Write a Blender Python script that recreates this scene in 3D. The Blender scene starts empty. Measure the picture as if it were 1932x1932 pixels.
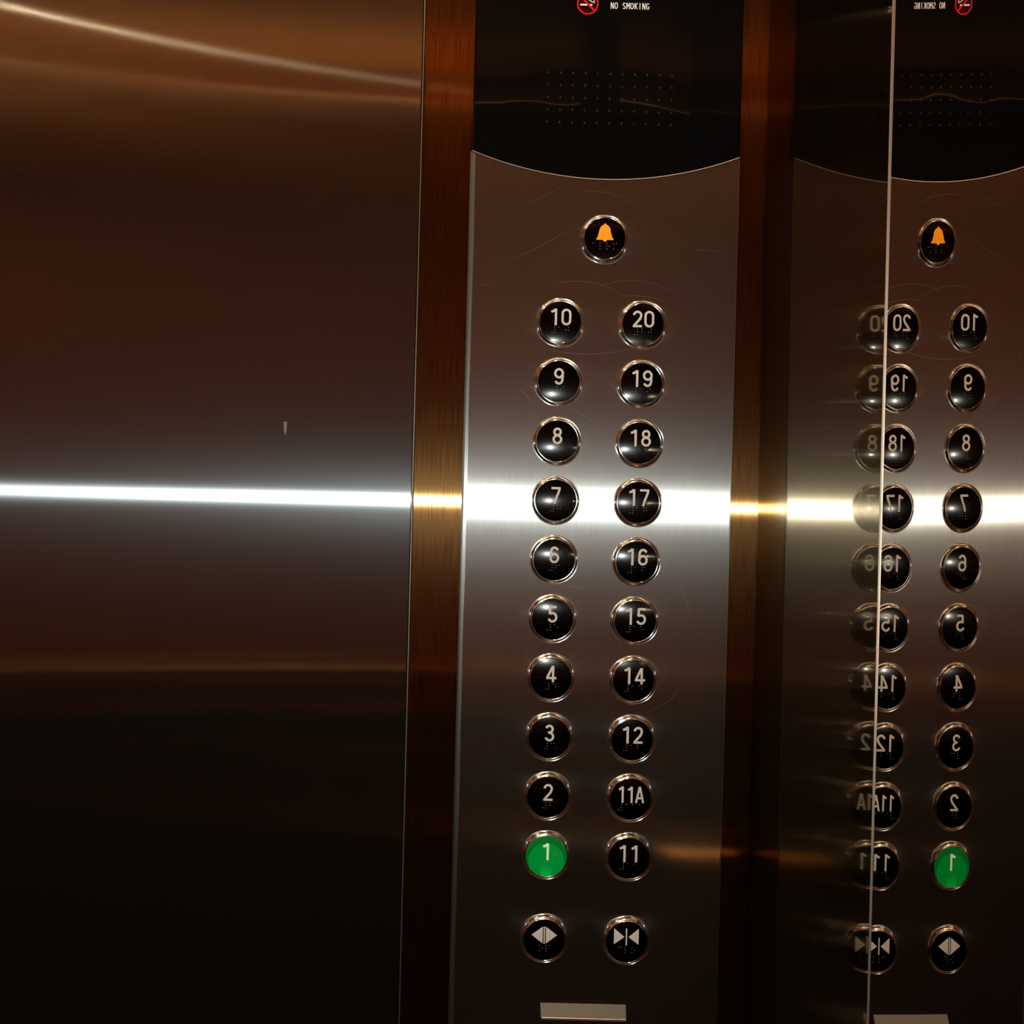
import bpy, bmesh, math, random
from mathutils import Vector, Matrix
random.seed(7)
C = bpy.context.scene.collection
SC = bpy.context.scene
OZ = 1.39                      # height of the panel's own origin above the cabin floor

# ------------------------------------------------------------------ camera, world, exposure
CAMX, CAMY, CAMZ = -0.0635, -0.7810, 0.0600
YAW, PITCH, ROLL = 0.00168, -0.00502, 0.02610
cam_d = bpy.data.cameras.new('camera'); cam = bpy.data.objects.new('camera', cam_d); C.objects.link(cam)
cam_d.sensor_fit = 'HORIZONTAL'; cam_d.sensor_width = 36.0; cam_d.lens = 2000.0 / 1932.0 * 36.0
cam_d.clip_start = 0.01
f = Vector((math.sin(YAW) * math.cos(PITCH), math.cos(YAW) * math.cos(PITCH), math.sin(PITCH)))
r = Vector((math.cos(YAW), -math.sin(YAW), 0)); u = r.cross(f)
r2 = math.cos(ROLL) * r + math.sin(ROLL) * u; u2 = -math.sin(ROLL) * r + math.cos(ROLL) * u
cam.matrix_world = Matrix(((r2.x, u2.x, -f.x, CAMX), (r2.y, u2.y, -f.y, CAMY), (r2.z, u2.z, -f.z, CAMZ + OZ), (0, 0, 0, 1)))
SC.camera = cam

w = bpy.data.worlds.new('world'); SC.world = w; w.use_nodes = True
w.node_tree.nodes['Background'].inputs[0].default_value = (0.02, 0.01, 0.006, 1)
w.node_tree.nodes['Background'].inputs[1].default_value = 0.02
SC.view_settings.view_transform = 'Standard'; SC.view_settings.look = 'None'
SC.view_settings.exposure = 0.0; SC.view_settings.gamma = 1.0; SC.view_settings.use_curve_mapping = False

# the phone's own flash, a hand's breadth left of its lens
fl = bpy.data.lights.new('phone_flash', 'SPOT'); fl.energy = 11.0; fl.color = (0.93, 1.0, 0.95); fl.shadow_soft_size = 0.004
fl.spot_size = math.radians(125); fl.spot_blend = 0.5
flo = bpy.data.objects.new('phone_flash', fl); C.objects.link(flo); flo.location = (CAMX - 0.030, CAMY - 0.004, CAMZ + OZ + .006)
flo.rotation_euler = (math.pi / 2, 0, 0)

# ------------------------------------------------------------------ materials
def new_mat(name):
    m = bpy.data.materials.new(name); m.use_nodes = True
    nt = m.node_tree
    for n in list(nt.nodes): nt.nodes.remove(n)
    out = nt.nodes.new('ShaderNodeOutputMaterial')
    return m, nt, out
def N(nt, t, **kw):
    n = nt.nodes.new(t)
    for k, v in kw.items(): setattr(n, k, v)
    return n
def principled(name, col, rough=.4, metal=0., spec=.5, emis=None, es=0., coat=0., bump=None):
    m, nt, out = new_mat(name)
    b = N(nt, 'ShaderNodeBsdfPrincipled')
    b.inputs['Base Color'].default_value = (*col, 1); b.inputs['Roughness'].default_value = rough
    b.inputs['Metallic'].default_value = metal; b.inputs['Specular IOR Level'].default_value = spec
    b.inputs['Coat Weight'].default_value = coat
    if emis: b.inputs['Emission Color'].default_value = (*emis, 1); b.inputs['Emission Strength'].default_value = es
    if bump:
        tc = N(nt, 'ShaderNodeTexCoord'); no = N(nt, 'ShaderNodeTexNoise'); no.inputs['Scale'].default_value = bump[0]
        bp = N(nt, 'ShaderNodeBump'); bp.inputs['Strength'].default_value = bump[1]; bp.inputs['Distance'].default_value = bump[2]
        nt.links.new(tc.outputs['Object'], no.inputs['Vector']); nt.links.new(no.outputs[0], bp.inputs['Height'])
        nt.links.new(bp.outputs[0], b.inputs['Normal'])
    nt.links.new(b.outputs[0], out.inputs[0]); return m
def brushed(name, lobes, grain=0.25, gscale=2500., warp=0.0, tangent=(0, 0, 1), wscale=3.0):
    """vertically brushed sheet metal: lobes = [(colour, roughness across z, roughness along x, weight)]"""
    m, nt, out = new_mat(name); L = nt.links.new
    tc = N(nt, 'ShaderNodeTexCoord')
    mp = N(nt, 'ShaderNodeMapping'); mp.inputs['Scale'].default_value = (1, 1, .012)
    L(tc.outputs['Object'], mp.inputs['Vector'])
    no = N(nt, 'ShaderNodeTexNoise'); no.inputs['Scale'].default_value = gscale; no.inputs['Detail'].default_value = 2
    L(mp.outputs[0], no.inputs['Vector'])
    mr = N(nt, 'ShaderNodeMapRange'); mr.inputs['From Min'].default_value = .3; mr.inputs['From Max'].default_value = .7
    mr.inputs['To Min'].default_value = 1 - grain; mr.inputs['To Max'].default_value = 1.0
    L(no.outputs[0], mr.inputs[0])
    tan = N(nt, 'ShaderNodeCombineXYZ')
    for i in range(3): tan.inputs[i].default_value = tangent[i]
    nrm = None
    if warp:
        mp2 = N(nt, 'ShaderNodeMapping'); mp2.inputs['Scale'].default_value = (1, 1, 1)
        L(tc.outputs['Object'], mp2.inputs['Vector'])
        n2 = N(nt, 'ShaderNodeTexNoise'); n2.inputs['Scale'].default_value = wscale; n2.inputs['Detail'].default_value = 1
        L(mp2.outputs[0], n2.inputs['Vector'])
        bp = N(nt, 'ShaderNodeBump'); bp.inputs['Strength'].default_value = 1; bp.inputs['Distance'].default_value = warp
        L(n2.outputs[0], bp.inputs['Height']); nrm = bp.outputs[0]
    acc = None
    for col, az, ax, wt in lobes:
        g = N(nt, 'ShaderNodeBsdfAnisotropic')
        ro2 = math.sqrt(az * ax); a = 1 - math.sqrt(az / ax)
        g.inputs['Roughness'].default_value = math.sqrt(ro2); g.inputs['Anisotropy'].default_value = a
        L(tan.outputs[0], g.inputs['Tangent'])
        if nrm: L(nrm, g.inputs['Normal'])
        vm = N(nt, 'ShaderNodeVectorMath', operation='SCALE'); vm.inputs[0].default_value = tuple(c * wt for c in col)
        L(mr.outputs[0], vm.inputs['Scale']); L(vm.outputs[0], g.inputs['Color'])
        if acc is None: acc = g.outputs[0]
        else:
            ad = N(nt, 'ShaderNodeAddShader'); L(acc, ad.inputs[0]); L(g.outputs[0], ad.inputs[1]); acc = ad.outputs[0]
    L(acc, out.inputs[0]); return m

STEEL = (.80, .81, .78); STEELW = (.72, .79, .81); BRONZE = (.86, .46, .17)
M = {}
M['steel_wall'] = brushed('steel_wall', [(STEELW, .0020, .18, .28), (STEELW, .0014, .45, .10), (STEELW, .030, .28, .022), (STEELW, .09, .34, .008)], grain=.06, gscale=1500, warp=.0005, wscale=1.6)
M['steel_plate'] = brushed('steel_plate', [(STEEL, .007, .25, .56), (STEEL, .06, .34, .085), (STEEL, .30, .5, .006)], grain=.22, gscale=2600)
M['bronze'] = brushed('bronze', [(BRONZE, .0026, .28, .36), (BRONZE, .05, .33, .055)], grain=.6, gscale=2500)
M['bronze_mirror'] = brushed('bronze_mirror', [((.80, .64, .46), .0006, .0009, .27), ((.80, .62, .42), .0012, .07, .15), ((.88, .58, .22), .02, .34, .012)], grain=.0, tangent=(0, 0, 1))
M['mirror'] = principled('mirror', (.62, .50, .40), .006, 1.0)
M['chrome'] = principled('chrome', (.80, .75, .69), .11, 1.0)
M['cap_black'] = brushed('cap_black', [((1, 1, 1), .022, .055, .012), ((1, .95, .9), .004, .006, .016)], grain=0)
M['print_cream'] = principled('print_cream', (.41, .385, .37), .6, 0, .2)
M['print_amber'] = principled('print_amber', (.74, .26, .003), .6, 0, .2)
M['braille'] = principled('braille', (.16, .15, .145), .25, 0, .8)
M['acrylic'] = principled('acrylic', (.002, .002, .002), .02, 0, .13, bump=(9., 1.0, .0006))
M['hole'] = principled('hole', (.008, .008, .008), .3, 0, .3)
M['sign_red'] = principled('sign_red', (.08, .003, .003), .1, 0, .1, emis=(.70, .022, .025), es=.75)
M['sign_white'] = principled('sign_white', (.05, .05, .05), .1, 0, .1, emis=(1, .80, .68), es=.85)
M['sign_text'] = principled('sign_text', (.05, .05, .05), .1, 0, .1, emis=(1, .82, .66), es=.85)
M['edge'] = principled('edge', (.36, .285, .235), .42, 1.0)
M['scratch'] = principled('scratch', (.17, .13, .10), .5, 1.0)
M['wood'] = principled('wood', (.19, .052, .020), .5, .0, .3)
M['edge_light'] = brushed('edge_light', [(STEEL, .05, .40, .26), (STEEL, .18, .40, .15)], grain=.1)
M['bronze_dark'] = principled('bronze_dark', (.50, .22, .08), .3, 1.0)
M['ceiling'] = principled('ceiling', (.62, .34, .12), .5, .6)
M['floor'] = principled('floor', (.035, .022, .015), .25)
M['lens'] = principled('lens', (1, .9, .8), .5, emis=(1, .76, .50), es=1500)
M['lens_point'] = principled('lens_point', (1, .9, .8), .5, emis=(1, .70, .42), es=20000)
M['lens_side'] = principled('lens_side', (1, .9, .8), .5, emis=(1, .60, .40), es=40000)
M['lens_dim'] = principled('lens_dim', (1, .9, .8), .5, emis=(1, .62, .34), es=1200)
M['added_amber_glow'] = principled('added_amber_glow', (1, .6, .3), .5, emis=(1, .36, .10), es=1.0)

def green_cap():
    m, nt, out = new_mat('cap_green'); L = nt.links.new
    b = N(nt, 'ShaderNodeBsdfPrincipled'); b.inputs['Base Color'].default_value = (.0, .03, .008, 1)
    b.inputs['Roughness'].default_value = .13
    tc = N(nt, 'ShaderNodeTexCoord'); sp = N(nt, 'ShaderNodeSeparateXYZ'); L(tc.outputs['Object'], sp.inputs[0])
    def math_(op, a, b2=None):
        n = N(nt, 'ShaderNodeMath', operation=op)
        for i, v in enumerate((a, b2)):
            if v is None: continue
            if isinstance(v, (int, float)): n.inputs[i].default_value = v
            else: L(v, n.inputs[i])
        return n.outputs[0]
    x, z = sp.outputs[0], sp.outputs[2]
    # the lamp behind the cap shows as a lower disc and a bright foot
    zz = math_('ADD', z, .0035); d = math_('SQRT', math_('ADD', math_('MULTIPLY', x, x), math_('MULTIPLY', zz, zz)))
    disc = N(nt, 'ShaderNodeMapRange'); L(d, disc.inputs[0]); disc.inputs['From Min'].default_value = .0128; disc.inputs['From Max'].default_value = .0134
    disc.inputs['To Min'].default_value = 1; disc.inputs['To Max'].default_value = 0
    foot = N(nt, 'ShaderNodeMapRange'); L(z, foot.inputs[0]); foot.inputs['From Min'].default_value = -.006; foot.inputs['From Max'].default_value = -.013
    foot.inputs['To Min'].default_value = 0; foot.inputs['To Max'].default_value = 1
    side = math_('LESS_THAN', math_('ABSOLUTE', x), math_('ADD', math_('MULTIPLY', z, .1), .0052))
    tot = math_('ADD', math_('ADD', math_('MULTIPLY', disc.outputs[0], .075), .075), math_('MULTIPLY', math_('MULTIPLY', foot.outputs[0], side), .10))
    L(tot, b.inputs['Emission Strength']); b.inputs['Emission Color'].default_value = (.0, 1.25, .14, 1)
    L(b.outputs[0], out.inputs[0]); return m
M['cap_green'] = green_cap()
M['print_lit'] = principled('print_lit', (.55, .62, .45), .6, emis=(.2, .6, .25), es=.2)

# ------------------------------------------------------------------ mesh helpers
def obj(name, bm, mat, parent=None, smooth=False, loc=None):
    me = bpy.data.meshes.new(name); bmesh.ops.recalc_face_normals(bm, faces=bm.faces[:]); bm.to_mesh(me); bm.free()
    if smooth:
        for p in me.polygons: p.use_smooth = True
    me.materials.append(M[mat]); o = bpy.data.objects.new(name, me); C.objects.link(o)
    if parent: o.parent = parent
    if loc: o.location = loc
    return o
def box(bm, x0, x1, y0, y1, z0, z1, bev=0, seg=2):
    r_ = bmesh.ops.create_cube(bm, size=1)
    for v in r_['verts']:
        v.co = Vector(((x0 + x1) / 2 + v.co.x * (x1 - x0), (y0 + y1) / 2 + v.co.y * (y1 - y0), (z0 + z1) / 2 + v.co.z * (z1 - z0)))
    if bev:
        es = list({e for v in r_['verts'] for e in v.link_edges})
        bmesh.ops.bevel(bm, geom=es, offset=bev, segments=seg, profile=.5, affect='EDGES')
    return bm
def BM(): return bmesh.new()
def lathe(bm, prof, n=64):
    """prof: (radius, out) pairs; axis is -Y (out of the wall)"""
    rings = []
    for (rr, h) in prof:
        if rr < 1e-7: rings.append([bm.verts.new((0, -h, 0))])
        else: rings.append([bm.verts.new((rr * math.cos(2 * math.pi * k / n), -h, rr * math.sin(2 * math.pi * k / n))) for k in range(n)])
    for a, b in zip(rings, rings[1:]):
        for k in range(n):
            k2 = (k + 1) % n
            if len(a) == 1 and len(b) == 1: continue
            if len(b) == 1: bm.faces.new((a[k], a[k2], b[0]))
            elif len(a) == 1: bm.faces.new((a[0], b[k2], b[k]))
            else: bm.faces.new((a[k], a[k2], b[k2], b[k]))
    return bm
def struct(o): o['kind'] = 'structure'; return o
def tag(o, label, cat, group=None):
    o['label'] = label; o['category'] = cat
    if group: o['group'] = group
    return o
def empty(name, loc=(0, 0, 0)):
    o = bpy.data.objects.new(name, None); C.objects.link(o); o.location = loc; o.empty_display_size = .01; return o

# ------------------------------------------------------------------ cabin shell
XL, XR, YB, ZT = -2.50, 0.17, -1.86, CAMZ + OZ + 1.08
struct(obj('floor', box(BM(), XL - .1, XR + .1, YB - .1, .12, -.05, 0), 'floor'))
struct(obj('ceiling', box(BM(), XL - .1, XR + .1, YB - .1, .12, ZT, ZT + .05), 'ceiling'))
struct(obj('wall_back', box(BM(), XL - .1, XR + .1, YB - .1, YB, 0, ZT), 'wood'))
struct(obj('wall_left', box(BM(), XL - .1, XL, YB, .12, 0, ZT), 'wood'))
struct(obj('wall_front', box(BM(), XL, -.1368, 0, .03, 0, ZT, .0004, 1), 'steel_wall'))
struct(obj('trim_1', box(BM(), -.1355, .135, .0040, .03, 0, ZT, .0004, 1), 'bronze'))
struct(obj('trim_4', box(BM(), -.1364, -.1357, .0010, .03, 0, ZT, .00025, 1), 'edge'))
struct(obj('wall_right', box(BM(), .155, XR + .1, YB, .12, 0, ZT), 'bronze_dark'))

M['dado'] = principled('dado', (.034, .024, .016), .45)
struct(obj('trim_5', box(BM(), XL + .001, XR - .02, YB + .0005, YB + .012, 0, OZ - .46), 'dado'))
struct(obj('trim_6', box(BM(), XL + .0005, XL + .012, YB + .013, -.01, 0, OZ - .46), 'dado'))
# side wall sheets: the real metal and mirror bow very slightly
def strip_x(uu, z):
    return .11967 - .04287 * uu + .03155 * uu * uu - .00274 * z
UE = .284
def mirror_x(uu, z):
    v = uu - UE; return strip_x(UE, .06) + .0005 - .0500 * v + .102 * v * v - .0023 * (z - .06) - .0485 * v * (z - .06) * max(0, 1 - .0 * v)
def sheet(name, fx, u0, u1, z0, z1, nu, nz, mat, thick):
    bm = BM(); g = []
    for i in range(nu + 1):
        uu = u0 + (u1 - u0) * i / nu
        g.append([bm.verts.new((fx(uu, z0 + (z1 - z0) * j / nz), -uu, z0 + (z1 - z0) * j / nz + OZ)) for j in range(nz + 1)])
    for i in range(nu):
        for j in range(nz): bm.faces.new((g[i][j], g[i][j + 1], g[i + 1][j + 1], g[i + 1][j]))
    rim = [e for e in bm.edges if e.is_boundary]
    for e in rim: e.smooth = False
    ex = bmesh.ops.extrude_edge_only(bm, edges=rim)
    for v in [q for q in ex['geom'] if isinstance(q, bmesh.types.BMVert)]: v.co.x += thick
    o = obj(name, bm, mat, smooth=True)
    return o
zz0, zz1 = -.6, ZT - OZ
o = struct(sheet('trim_2', strip_x, -.002, UE, -.7, .9, 36, 40, 'bronze_mirror', .03))
o = struct(sheet('wall_side', mirror_x, UE + .0004, .95, -.7, .9, 50, 60, 'mirror', .02))
o.name = 'wall_right_mirror'
# rubbed metal edge of the strip
bm = BM(); pr = []
for j in range(41):
    z = -.7 + 1.6 * j / 40; x = strip_x(UE, z)
    pr.append([bm.verts.new((x - .00012, -UE + .0004, z + OZ)), bm.verts.new((x - .00012, -UE - .0001, z + OZ)), bm.verts.new((x + .0006, -UE - .0002, z + OZ)), bm.verts.new((x + .0006, -UE + .0006, z + OZ))])
for a, b in zip(pr, pr[1:]):
    for k in range(4): bm.faces.new((a[k], a[(k + 1) % 4], b[(k + 1) % 4], b[k]))
struct(obj('trim_3', bm, 'edge'))

# ------------------------------------------------------------------ operating panel
PW = .0984
cop = empty('elevator_control_panel', (0, 0, OZ))
tag(cop, 'tall brushed steel lift control panel with black display top between bronze trim', 'control panel')
def arc_z(x, zc=.3207, sag=.0187):
    R = (PW * PW + sag * sag) / (2 * sag); return zc - sag + R - math.sqrt(R * R - x * x)
def plate(x0, x1, zlo, zhi, yf, yb, ch, nx=48, chz=0.0):
    """plate with curved top or bottom edge (functions of x) and chamfered long sides"""
    bm = BM(); xs = [x0, x0 + ch] + [x0 + ch + (x1 - x0 - 2 * ch) * k / nx for k in range(1, nx)] + [x1 - ch, x1]
    rows = []
    for i, x in enumerate(xs):
        y = yf + (ch * .35 if i in (0, len(xs) - 1) else 0)
        zl, zh = zlo(x), zhi(x)
        rows.append([bm.verts.new((x, yb, zl)), bm.verts.new((x, y, zl)), bm.verts.new((x, y, zh)), bm.verts.new((x, yb, zh))])
    for a, b in zip(rows, rows[1:]):
        for k in range(4): bm.faces.new((a[k], a[(k + 1) % 4], b[(k + 1) % 4], b[k]))
    bm.faces.new(rows[0]); bm.faces.new(rows[-1][::-1]); return bm
face = obj('faceplate', plate(-PW, PW, lambda x: -.62, lambda x: arc_z(x), 0, .0040, .0004), 'steel_plate', cop)
for sg in (-1, 1):
    bm = BM(); box(bm, min(sg * PW, sg * (PW + .0002)), max(sg * PW, sg * (PW + .0002)), .0002, .0040, -.62, arc_z(PW) - .001) if sg > 0 else None
    if sg < 0:
        pr = []
        for j in range(80):
            z = -.62 + (arc_z(PW) + .62) * j / 79; wv = .0002 * math.sin(z * 31) + .00012 * math.sin(z * 77 + 1)
            pr.append([bm.verts.new((-PW - .0012, .0012, z)), bm.verts.new((-PW + .0002, -.00005, z)), bm.verts.new((-PW + .0026 + wv, -.00015, z)), bm.verts.new((-PW + .0026 + wv, .0010, z))])
        for a, b in zip(pr, pr[1:]):
            for k in range(4): bm.faces.new((a[k], a[(k + 1) % 4], b[(k + 1) % 4], b[k]))
    o = obj('polished_edge', bm, 'edge_light', cop); o['label'] = 'pale polished side edge'
disp = obj('display_panel', plate(-PW, PW, lambda x: arc_z(x) + .0005, lambda x: .70, -.0004, .0040, .0012), 'acrylic', cop)
disp['label'] = 'glossy black display panel with curved lower edge'
# bright cut edge along the arc
bm = BM(); pr = []
for k in range(49):
    x = -PW + 2 * PW * k / 48; z = arc_z(x)
    pr.append([bm.verts.new((x, -.0002, z - .0003)), bm.verts.new((x, -.0009, z + .0001)), bm.verts.new((x, -.0006, z + .0006)), bm.verts.new((x, .0006, z + .0003))])
for a, b in zip(pr, pr[1:]):
    for k in range(4): bm.faces.new((a[k], a[(k + 1) % 4], b[(k + 1) % 4], b[k]))
obj('edge_trim', bm, 'edge', disp)
# speaker perforations
bm = BM()
for i in range(11):
    for j in range(5):
        t = BM(); lathe(t, [(.0008, .00042), (.00065, .0006), (.00045, .0005), (.0003, .0003), (0, .0002)], 14)
        me = bpy.data.meshes.new('t'); t.to_mesh(me); t.free()
        me.transform(Matrix.Translation((-.0437 + .00908 * i, 0, .3797 - .00905 * j))); bm.from_mesh(me); bpy.data.meshes.remove(me)
obj('speaker_grille', bm, 'hole', disp, True)

def ell(cx, cy, rx, ry, a0, a1, n=14):
    return [(cx + rx * math.cos(math.radians(a0 + (a1 - a0) * k / n)), cy + ry * math.sin(math.radians(a0 + (a1 - a0) * k / n))) for k in range(n + 1)]
G = {
 '0': [(ell(.28, .695, .207, .235, 0, 180) + ell(.28, .305, .207, .235, 180, 360), True)],
 '1': [([(.345, 0), (.345, .985)], False), ([(.09, .80), (.19, .825), (.27, .88), (.31, .96)], False)],
 '2': [(ell(.28, .71, .195, .215, 175, -20) + [(.40, .48), (.22, .26), (.10, .095)], False), ([(.03, .07), (.53, .07)], False)],
 '3': [(ell(.265, .735, .175, .192, 165, -75) , False), (ell(.27, .29, .205, .218, 82, -165), False), ([(.19, .535), (.30, .53)], False)],
 '4': [([(.385, 0), (.385, .96)], False), ([(.36, .93), (.07, .27)], False), ([(.02, .245), (.57, .245)], False)],
 '5': [([(.49, .93), (.12, .93)], False), ([(.145, .96), (.115, .50)], False), (ell(.265, .325, .213, .25, 128, -160), False)],
 '6': [(ell(.285, .69, .19, .235, 22, 180, 12) + [(.085, .45)] + [(.078, .32)], False), (ell(.28, .315, .205, .243, 0, 360, 24)[:-1], True)],
 '7': [([(.03, .93), (.53, .93)], False), ([(.485, .90), (.40, .62), (.30, .36), (.215, 0)], False)],
 '8': [(ell(.28, .738, .172, .190, 0, 360, 24)[:-1], True), (ell(.28, .298, .205, .226, 0, 360, 24)[:-1], True)],
 'A': [([(.035, 0), (.27, .98)], False), ([(.29, .98), (.525, 0)], False), ([(.12, .30), (.44, .30)], False)],
 'N': [([(.08, 0), (.08, 1)], False), ([(.48, 0), (.48, 1)], False), ([(.10, .98), (.46, .02)], False)],
 'S': [(ell(.28, .73, .19, .20, 20, 250, 12) + ell(.28, .27, .20, .20, 70, -160, 12), False)],
 'M': [([(.06, 0), (.06, 1)], False), ([(.50, 0), (.50, 1)], False), ([(.08, .98), (.28, .40), (.48, .98)], False)],
 'K': [([(.10, 0), (.10, 1)], False), ([(.50, .98), (.12, .42)], False), ([(.24, .58), (.50, .02)], False)],
 'I': [([(.28, 0), (.28, 1)], False)],
 'G': [(ell(.29, .70, .205, .23, 25, 180, 10) + ell(.29, .30, .205, .23, 180, 340, 10) + [(.49, .42)], False), ([(.30, .42), (.53, .42)], False)],
}
G['O'] = G['0']
G['9'] = [([(.56 - x, 1 - y) for x, y in p], c) for p, c in G['6']]
def ribbon(bm, pts, wd, closed, y=0):
    P = [Vector(p) for p in pts]; n = len(P); L_ = []
    for k in range(n):
        a = P[(k - 1) % n] if (closed or k > 0) else None; b = P[(k + 1) % n] if (closed or k < n - 1) else None
        d1 = (P[k] - a).normalized() if a is not None else (b - P[k]).normalized()
        d2 = (b - P[k]).normalized() if b is not None else d1
        t = (d1 + d2).normalized(); q = Vector((-t.y, t.x)); m = wd / 2 / max(.5, q.dot(Vector((-d1.y, d1.x)))); L_.append((P[k] + q * m, P[k] - q * m))
    V = [(bm.verts.new((a.x, y, a.y)), bm.verts.new((b.x, y, b.y))) for a, b in L_]
    for k in range(n if closed else n - 1):
        a, b = V[k], V[(k + 1) % n]; bm.faces.new((a[0], a[1], b[1], b[0]))
def text_mesh(chars, height, xs=1.09, pitch=.0086, sw=.134):
    """printed lettering in the x/z plane, facing -Y, centred on x, base at z=0"""
    bm = BM(); n = len(chars)
    for k, ch in enumerate(chars):
        if ch == ' ': continue
        cx = (k - (n - 1) / 2) * pitch
        for pts, closed in G[ch]:
            ribbon(bm, [((x - .28) * height * xs + cx, z * height) for x, z in pts], sw * height, closed)
    return bm
def poly(bm, pts, y=0):
    vs = [bm.verts.new((x, y, z)) for x, z in pts]; return bm.faces.new(vs)

# lit no-smoking sign in the black display
sx, sz, sr = -.0163, .4307, .0080
def ring(bm, r0, r1, n=48, y=-.0007):
    a = [bm.verts.new((sx + r0 * math.cos(6.28318 * k / n), y, sz + r0 * math.sin(6.28318 * k / n))) for k in range(n)]
    b = [bm.verts.new((sx + r1 * math.cos(6.28318 * k / n), y, sz + r1 * math.sin(6.28318 * k / n))) for k in range(n)]
    for k in range(n): bm.faces.new((a[k], a[(k + 1) % n], b[(k + 1) % n], b[k]))
bm = BM(); ring(bm, sr * .86, sr)
c45 = math.cos(math.radians(45))
poly(bm, [(sx - sr * .88 * c45 - .0005, sz + sr * .88 * c45 - .0005), (sx - sr * .88 * c45 + .0005, sz + sr * .88 * c45 + .0005), (sx + sr * .88 * c45 + .0005, sz - sr * .88 * c45 + .0005), (sx + sr * .88 * c45 - .0005, sz - sr * .88 * c45 - .0005)], -.0007)
obj('no_smoking_symbol', bm, 'sign_red', disp)
bm = BM(); poly(bm, [(sx + sr * .87 * math.cos(6.28318 * k / 40), sz + sr * .87 * math.sin(6.28318 * k / 40)) for k in range(40)], -.0006); M['sign_field'] = principled('sign_field', (.004, .0, .0), .03, 0, .1, emis=(.5, .01, .01), es=.07); obj('sign_field', bm, 'sign_field', disp)
bm = BM(); q = sz - .0008
poly(bm, [(sx - .0056, q - .0006), (sx - .0056, q + .0006), (sx - .0008, q + .0006), (sx - .0001, q - .0006)], -.00075)
poly(bm, [(sx + .0022, q - .0006), (sx + .0014, q + .0006), (sx + .0034, q + .0006), (sx + .0034, q - .0006)], -.00075)
def stroke(bm, pts, wd, y=-.00075):
    for (x0, z0), (x1, z1) in zip(pts, pts[1:]):
        d = Vector((x1 - x0, z1 - z0)).normalized() * wd / 2; n = Vector((-d.y, d.x)); e = d * .4
        poly(bm, [(x0 + n.x - e.x, z0 + n.y - e.y), (x1 + n.x + e.x, z1 + n.y + e.y), (x1 - n.x + e.x, z1 - n.y + e.y), (x0 - n.x - e.x, z0 - n.y - e.y)], y)
stroke(bm, [(sx - .0010, sz + .0046), (sx + .0002, sz + .0030), (sx + .0018, sz + .0026), (sx + .0026, sz + .0016), (sx + .0040, sz + .0012)], .0006)
stroke(bm, [(sx + .0004, sz + .0050), (sx + .0022, sz + .0044), (sx + .0042, sz + .0036), (sx + .0048, sz + .0020), (sx + .0046, sz + .0006)], .0006)
obj('cigarette_symbol', bm, 'sign_white', disp)
bm = text_mesh('NO SMOKING', .0047, .92, pitch=.00290, sw=.12)
o = obj('sign_lettering', bm, 'sign_text', disp, loc=(.0148, -.0007, .4275))

# a few real scratches rubbed into the plate
def scratch(pts, wd=.00010, parent=None, y=-.00006):
    bm = BM(); P = [Vector(p) for p in pts]; n = len(P); L_ = []
    for k in range(n):
        d = (P[min(n - 1, k + 1)] - P[max(0, k - 1)]).normalized(); q = Vector((-d.y, d.x)) * wd / 2 * (1 - abs(2 * k / (n - 1) - 1) ** 3 * .8)
        L_.append((bm.verts.new((P[k].x + q.x, y, P[k].y + q.y)), bm.verts.new((P[k].x - q.x, y, P[k].y - q.y))))
    for a, b in zip(L_, L_[1:]): bm.faces.new((a[0], a[1], b[1], b[0]))
    return obj('scratch', bm, 'scratch', parent or cop)
SS = .00039
def px(x, y):   # from a spot on the plate (measured on the photograph) to plate coordinates
    X = (x - 966) * SS; Z = (966 - y) * SS; c, s = math.cos(-ROLL), math.sin(-ROLL)
    return (CAMX + .0013 + X * c + Z * s, CAMZ - .0039 + Z * c - X * s)
def arcpts(p0, p1, bend, n=14):
    a, b = Vector(px(*p0)), Vector(px(*p1)); m = (a + b) / 2; d = b - a; nn = Vector((-d.y, d.x)) * bend
    return [tuple(((1 - t) ** 2) * a + 2 * t * (1 - t) * (m + nn * 2) + t * t * b) for t in [k / (n - 1) for k in range(n)]]
for p0, p1, be in [((1040, 538), (1180, 560), .12), ((1120, 545), (1285, 560), .14), ((985, 385), (1055, 355), -.04), ((1080, 365), (1205, 392), .12), ((1170, 560), (1262, 573), .08),
                   ((1020, 655), (1240, 640), -.09), ((975, 730), (1005, 762), .05), ((1075, 772), (1125, 805), .1), ((1150, 720), (1185, 745), -.15),
                   ((1285, 805), (1330, 800), .03), ((1270, 1085), (1310, 1180), .05), ((1245, 1050), (1300, 1075), .06), ((1240, 1140), (1285, 1110), -.1),
                   ((900, 535), (930, 540), 0), ((1300, 470), (1365, 475), 0), ((1225, 1340), (1285, 1295), -.12), ((1055, 1105), (1110, 1120), .1), ((960, 490), (1075, 430), -.04), ((1090, 1230), (1060, 1250), .1)]:
    scratch(arcpts(p0, p1, be))

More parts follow.
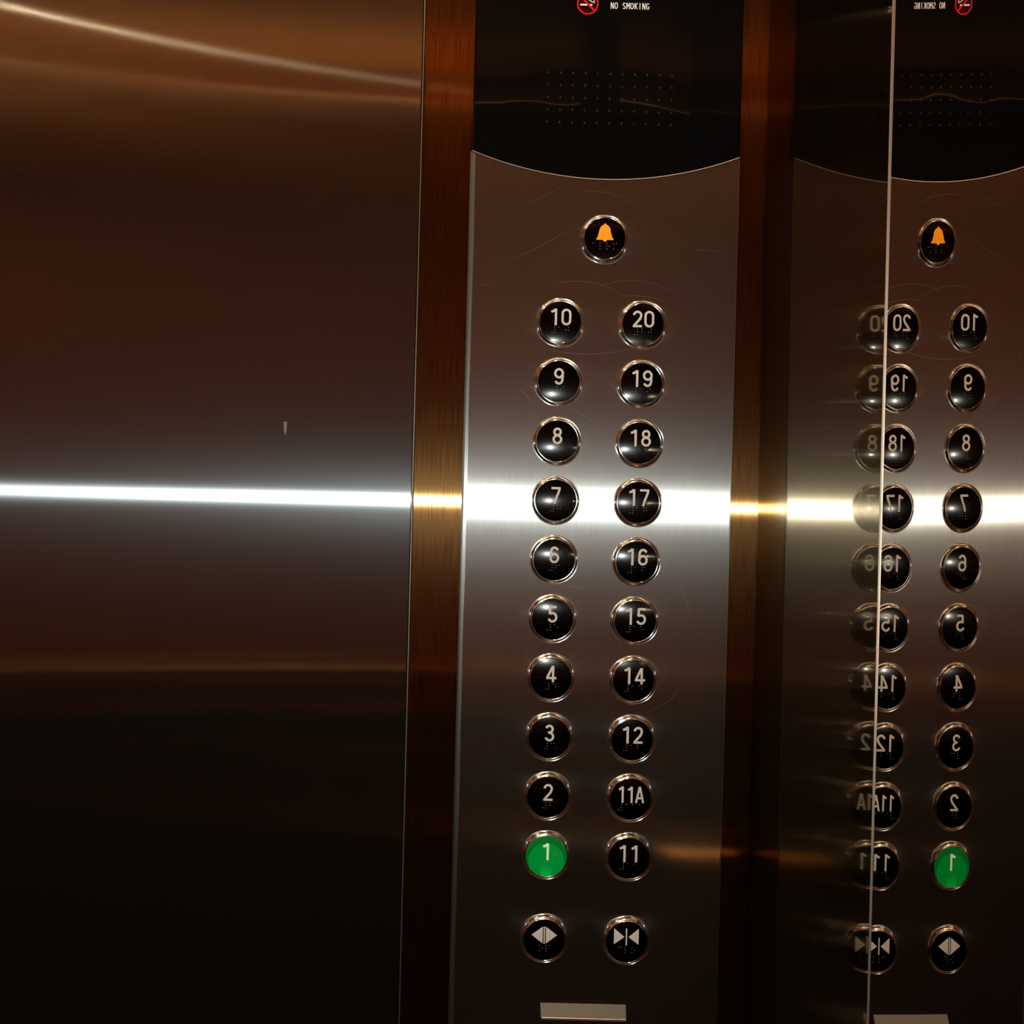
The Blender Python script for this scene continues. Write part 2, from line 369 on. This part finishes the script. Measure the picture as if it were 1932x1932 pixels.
# wedge-shaped pull of the service hatch at the panel foot
pull = empty('hatch_pull', (0, 0, OZ)); tag(pull, 'small grey wedge shaped metal pull at the foot of the steel panel', 'handle')
bm = BM(); x0, x1 = -.0318, .0312
def wedge(x0, x1, zt, zb, d):
    vs = []
    for x, s in ((x0, 1), (x1, -1)):
        vs.append([bm.verts.new((x, -.0001, zt)), bm.verts.new((x + s * .0004, -d, zb)), bm.verts.new((x + s * .0004, -d, zb - .0012)), bm.verts.new((x, -.0001, zb - .0032))])
    for k in range(4): bm.faces.new((vs[0][k], vs[0][(k + 1) % 4], vs[1][(k + 1) % 4], vs[1][k]))
    bm.faces.new(vs[0]); bm.faces.new(vs[1][::-1])
wedge(x0, x1, -.3055, -.3120, .0090); M['pull'] = principled('pull', (.060, .054, .050), .5, .5)
obj('body', bm, 'pull', pull)
bm = box(BM(), x0 + .0006, x1 - .0006, -.0097, -.0088, -.3136, -.3119, .0002, 1); lip = obj('lip', bm, 'edge', pull); lip['label'] = 'lip in paler metal imitating an edge highlight'  # paler metal stands in for the highlight along the bottom edge

# ------------------------------------------------------------------ buttons
R_D = .091; CAP_R = .0148; CAP_E = .0030
def dome(x, z): return CAP_E + math.sqrt(R_D ** 2 - x * x - z * z) - math.sqrt(R_D ** 2 - CAP_R ** 2)
prof = [(.0182, -.0002), (.0182, .0004), (.0180, .0007), (.01775, .0006), (.0176, .00045), (.0171, .0013), (.0165, .00205), (.0159, .0026), (.01565, .0027), (.0155, .0026), (.0154, .0030), (.0152, .0034), (.01500, .0031), (.0149, .0018)]
def smooth_prof(p, n=2):
    for _ in range(n):
        q_ = [p[0]]
        for a, b in zip(p, p[1:]): q_ += [(a[0] * .75 + b[0] * .25, a[1] * .75 + b[1] * .25), (a[0] * .25 + b[0] * .75, a[1] * .25 + b[1] * .75)]
        p = q_ + [p[-1]]
    return p
bezel_me = None
def on_dome(bm, off):
    for k in range(-14, 15):
        for ax in (0, 2):
            co = [0, 0, 0]; no = [0, 0, 0]; co[ax] = k * .001 + .00037; no[ax] = 1
            bmesh.ops.bisect_plane(bm, geom=bm.verts[:] + bm.edges[:] + bm.faces[:], plane_co=co, plane_no=no, dist=1e-7)
    for v in bm.verts: v.co.y = -(dome(v.co.x, v.co.z) + off)
    return bm
BR = {'1': (1,), '2': (1, 2), '3': (1, 4), '4': (1, 4, 5), '5': (1, 5), '6': (1, 2, 4), '7': (1, 2, 4, 5), '8': (1, 2, 5), '9': (2, 4), '0': (2, 4, 5), 'A': (1,), '#': (3, 4, 5, 6),
      'a': (1,), 'l': (1, 2, 3), 'r': (1, 2, 3, 5), 'm': (1, 3, 4), 'o': (1, 3, 5), 'p': (1, 2, 3, 4), 'c': (1, 4), 's': (2, 3, 4)}
def braille(s):
    bm = BM(); n = len(s); pt = .0050; st = .0020
    for i, ch in enumerate(s):
        cx = (i - (n - 1) / 2) * pt
        for d in BR[ch]:
            x = cx + (-st / 2 if d <= 3 else st / 2); z = -.0038 - ((d - 1) % 3) * st
            if x * x + z * z > .0137 ** 2: continue
            t = bmesh.ops.create_icosphere(bm, subdivisions=2, radius=.00036)
            for v in t['verts']: v.co = Vector((v.co.x + x, v.co.y * .8 - dome(x, z), v.co.z + z))
    return bm
def glyph(kind):
    bm = BM()
    if kind == 'open':
        for s in (-1, 1): poly(bm, [(s * .0012, .0100), (s * .0094, .0039), (s * .0012, -.0022)])
        poly(bm, [(-.00052, .0101), (.00052, .0101), (.00052, -.0024), (-.00052, -.0024)])
    elif kind == 'close':
        for s in (-1, 1): poly(bm, [(s * .0091 - .0004, .0100), (s * .0014 - .0004, .0041), (s * .0091 - .0004, -.0016)])
        poly(bm, [(-.0009, .0102), (.0001, .0102), (.0001, -.0021), (-.0009, -.0021)])
    else:
        half = [(0, .0109), (.0006, .0107), (.0009, .0099), (.0022, .0092), (.0032, .0082), (.0039, .0068), (.0041, .0050), (.0042, .0030), (.0046, .0014), (.0054, .0003), (.0062, -.0002), (.0064, -.0008), (.0060, -.0013), (.0014, -.0014), (.0010, -.0023), (0, -.0027)]
        pts = half + [(-x, z) for x, z in half[1:-1][::-1]]
        poly(bm, pts); bmesh.ops.triangulate(bm, faces=bm.faces[:])
    return bm
proto = {}
def button(txt, x, z, label, name='elevator_button', green=False):
    b = empty(name, (x, 0, z + OZ)); tag(b, label, 'button', 'round lift buttons on the steel panel')
    if not proto:
        proto['bezel'] = obj('bezel', lathe(BM(), smooth_prof(prof, 1), 72), 'chrome', b, True)
        pf = [(CAP_R * math.sin(k / 16 * math.pi / 2) if k < 16 else CAP_R, 0) for k in range(17)]
        pf = [(rr, dome(rr, 0)) for rr, _ in pf] + [(.0149, .0026), (.0149, .0012)]
        proto['cap'] = obj('cap', lathe(BM(), pf, 72), 'cap_black', b, True)
    else:
        c = proto['bezel'].copy(); C.objects.link(c); c.parent = b
        c = proto['cap'].copy(); C.objects.link(c); c.parent = b
        if green:
            c.data = c.data.copy(); c.data.materials[0] = M['cap_green']; c['label'] = 'cap lit up green'
    if txt in ('open', 'close', 'bell'): g = glyph(txt); s = {'open': 'op', 'close': 'clo', 'bell': 'alrm'}[txt]
    else:
        g = text_mesh(txt, .0124) if len(txt) < 3 else text_mesh(txt, .0120, .90, .0066, .125)
        for v in g.verts: v.co.z -= .0025
        s = '#' + txt
    on_dome(g, .00012)
    o = obj('numeral' if txt not in ('open', 'close', 'bell') else 'symbol', g, 'print_amber' if txt == 'bell' else ('print_lit' if green else 'print_cream'), b)
    obj('braille', braille(s), 'braille', b, True)
    return b
CX = .03036; PT = .0436
left = ['10', '9', '8', '7', '6', '5', '4', '3', '2', '1']; right = ['20', '19', '18', '17', '16', '15', '14', '12', '11A', '11']
button('bell', .0006, .2583, 'round black alarm button with an amber bell, alone above the numbered buttons')
for i, t in enumerate(left):
    button(t, -CX, (4.5 - i) * PT, ('round button lit up green with numeral 1, bottom of the left number column' if t == '1' else 'round black lift button marked %s in the left number column' % t), green=(t == '1'))
for i, t in enumerate(right):
    button(t, CX, (4.5 - i) * PT, 'round black lift button marked %s in the right number column' % t)
button('open', -CX, -.2578, 'round black door open button with two arrowheads pointing apart, below green button')
button('close', CX, -.2578, 'round black door close button with arrowheads facing a bar, below button marked 11')

# ------------------------------------------------------------------ cabin fittings behind the camera (seen only as reflections; cove strips and amber lamp added)
def disc_down(bm, rr, z, n=32, h=0):
    vs = [bm.verts.new((rr * math.cos(6.28318 * k / n), rr * math.sin(6.28318 * k / n), z)) for k in range(n)]
    return bm.faces.new(vs)
def downlight(x, y, rr=.03, mat='lens', label=''):
    t = empty('ceiling_downlight', (x, y, ZT)); tag(t, label, 'ceiling light', 'ceiling downlights')
    bm = BM(); disc_down(bm, rr, -.006); obj('lens', bm, mat, t)
    bm = BM(); n = 32
    P = [(rr, -.004), (rr + .002, -.010), (rr + .012, -.008), (rr + .014, -.0002)]
    R_ = [[bm.verts.new((a * math.cos(6.28318 * k / n), a * math.sin(6.28318 * k / n), h)) for k in range(n)] for a, h in P]
    for a, b in zip(R_, R_[1:]):
        for k in range(n): bm.faces.new((a[k], a[(k + 1) % n], b[(k + 1) % n], b[k]))
    obj('trim_ring', bm, 'bronze_dark', t, True)
LIGHTS = [(-1.50, -1.38, .005, 'lens_point'), (-1.92, -1.30, .004, 'lens_side'), (-1.52, -1.77, .005, 'lens_dim'), (-.12, -.60, .030, 'lens'), (-.80, -.50, .022, 'lens'), (-.45, -.70, .014, 'lens')]
for k, (x, y, rr, mt) in enumerate(LIGHTS):
    downlight(x, y, rr, mt, 'small warm ceiling downlight with bronze ring')

# added cove strips, put in to brighten the ceiling and its reflection
def cove(x0, x1, y0, y1, label):
    t = empty('added_cove_light', ((x0 + x1) / 2, (y0 + y1) / 2, ZT - .10)); tag(t, label, 'cove light', 'added cove lights')
    cx, cy = (x0 + x1) / 2, (y0 + y1) / 2
    bm = BM(); box(bm, x0 - cx, x1 - cx, y0 - cy, y1 - cy, -.03, 0, .002); obj('ledge', bm, 'bronze_dark', t)
    bm = BM(); box(bm, x0 - cx + .02, x1 - cx - .02, y0 - cy + .02, y1 - cy - .02, 0, .008, .001); obj('added_glow_strip', bm, 'cove', t)
M['cove'] = principled('cove', (1, .7, .4), .5, emis=(1, .55, .22), es=12)  # glow of the added ceiling strips
cove(XL + .06, .10, YB, YB + .06, 'added ledge with a warm glow strip along the rear cabin wall')
cove(XL, XL + .06, YB, -.02, 'added ledge with a warm glow strip along the cabin wall opposite the mirror')

# bronze handrails, and an unseen amber lamp added on the mirror-wall one
def bar(bm, a, b, rr, n=20):
    a, b = Vector(a), Vector(b); d = (b - a).normalized(); q = d.orthogonal().normalized(); w_ = d.cross(q)
    R_ = [[bm.verts.new(p + (q * math.cos(6.28318 * k / n) + w_ * math.sin(6.28318 * k / n)) * r1) for k in range(n)] for p, r1 in ((a, rr * .7), (a + d * rr * .4, rr), (b - d * rr * .4, rr), (b, rr * .7))]
    for x, y in zip(R_, R_[1:]):
        for k in range(n): bm.faces.new((x[k], x[(k + 1) % n], y[(k + 1) % n], y[k]))
    bm.faces.new(R_[0]); bm.faces.new(R_[-1][::-1])
def handrail(a, b, wall_dir, label):
    t = empty('handrail', a); tag(t, label, 'handrail', 'cabin handrails'); b = Vector(b) - Vector(a); wd = Vector(wall_dir)
    bm = BM(); bar(bm, (0, 0, 0), b, .016); obj('rail', bm, 'bronze_dark', t, True)
    for k in (.08, .5, .92):
        bm = BM(); bar(bm, b * k, b * k + wd, .008, 12); obj('bracket', bm, 'bronze_dark', t, True)
    return t
handrail((XL + .12, YB + .055, OZ - .35), (-.02, YB + .055, OZ - .35), (0, -.055, 0), 'round bronze handrail along the rear cabin wall')
hr = handrail((.075, -.62, OZ - .385), (.075, -1.60, OZ - .385), (.075, 0, 0), 'round bronze handrail on the mirror wall with an added amber lamp for the panel glow')
bm = BM(); bar(bm, (0, .001, 0), (0, .006, 0), .006, 16); obj('added_lamp_cap', bm, 'added_amber_glow', hr, True)
sp = bpy.data.lights.new('added_amber_spot', 'SPOT'); sp.energy = .05; sp.color = (1, .36, .10); sp.shadow_soft_size = .003  # added narrow spot, aimed to make the orange glow on the plate
sp.spot_size = math.radians(6.5); sp.spot_blend = .9
spo = bpy.data.objects.new('added_amber_spot', sp); C.objects.link(spo); spo.location = (.075, -.610, OZ - .385)
spo.rotation_euler = (Vector((.082, 0, OZ - .187)) - Vector(spo.location)).to_track_quat('-Z', 'Y').to_euler()

# marks on the big steel wall sheet
M['scuff'] = principled('scuff', (.10, .10, .09), .6)
wf = bpy.data.objects['wall_front']
X0, Z0 = px(538, 808); bm = BM()
poly(bm, [(X0 - .0014, Z0 + .005), (X0 + .0013, Z0 + .0048), (X0 + .0010, Z0 - .002), (X0 + .0002, Z0 - .0056), (X0 - .0009, Z0 - .002)], -.0001)
for v in bm.verts: v.co.z += OZ
obj('scuff', bm, 'scuff', wf)
bm = BM()
for dx in (0, 8, 15):
    X0, Z0 = px(452 + dx, 968); poly(bm, [(X0 - .0006, Z0 - .0005), (X0 + .0006, Z0 - .0005), (X0 + .0006, Z0 + .0005), (X0 - .0006, Z0 + .0005)], -.0001)
for v in bm.verts: v.co.z += OZ
obj('scuff', bm, 'scuff', wf)
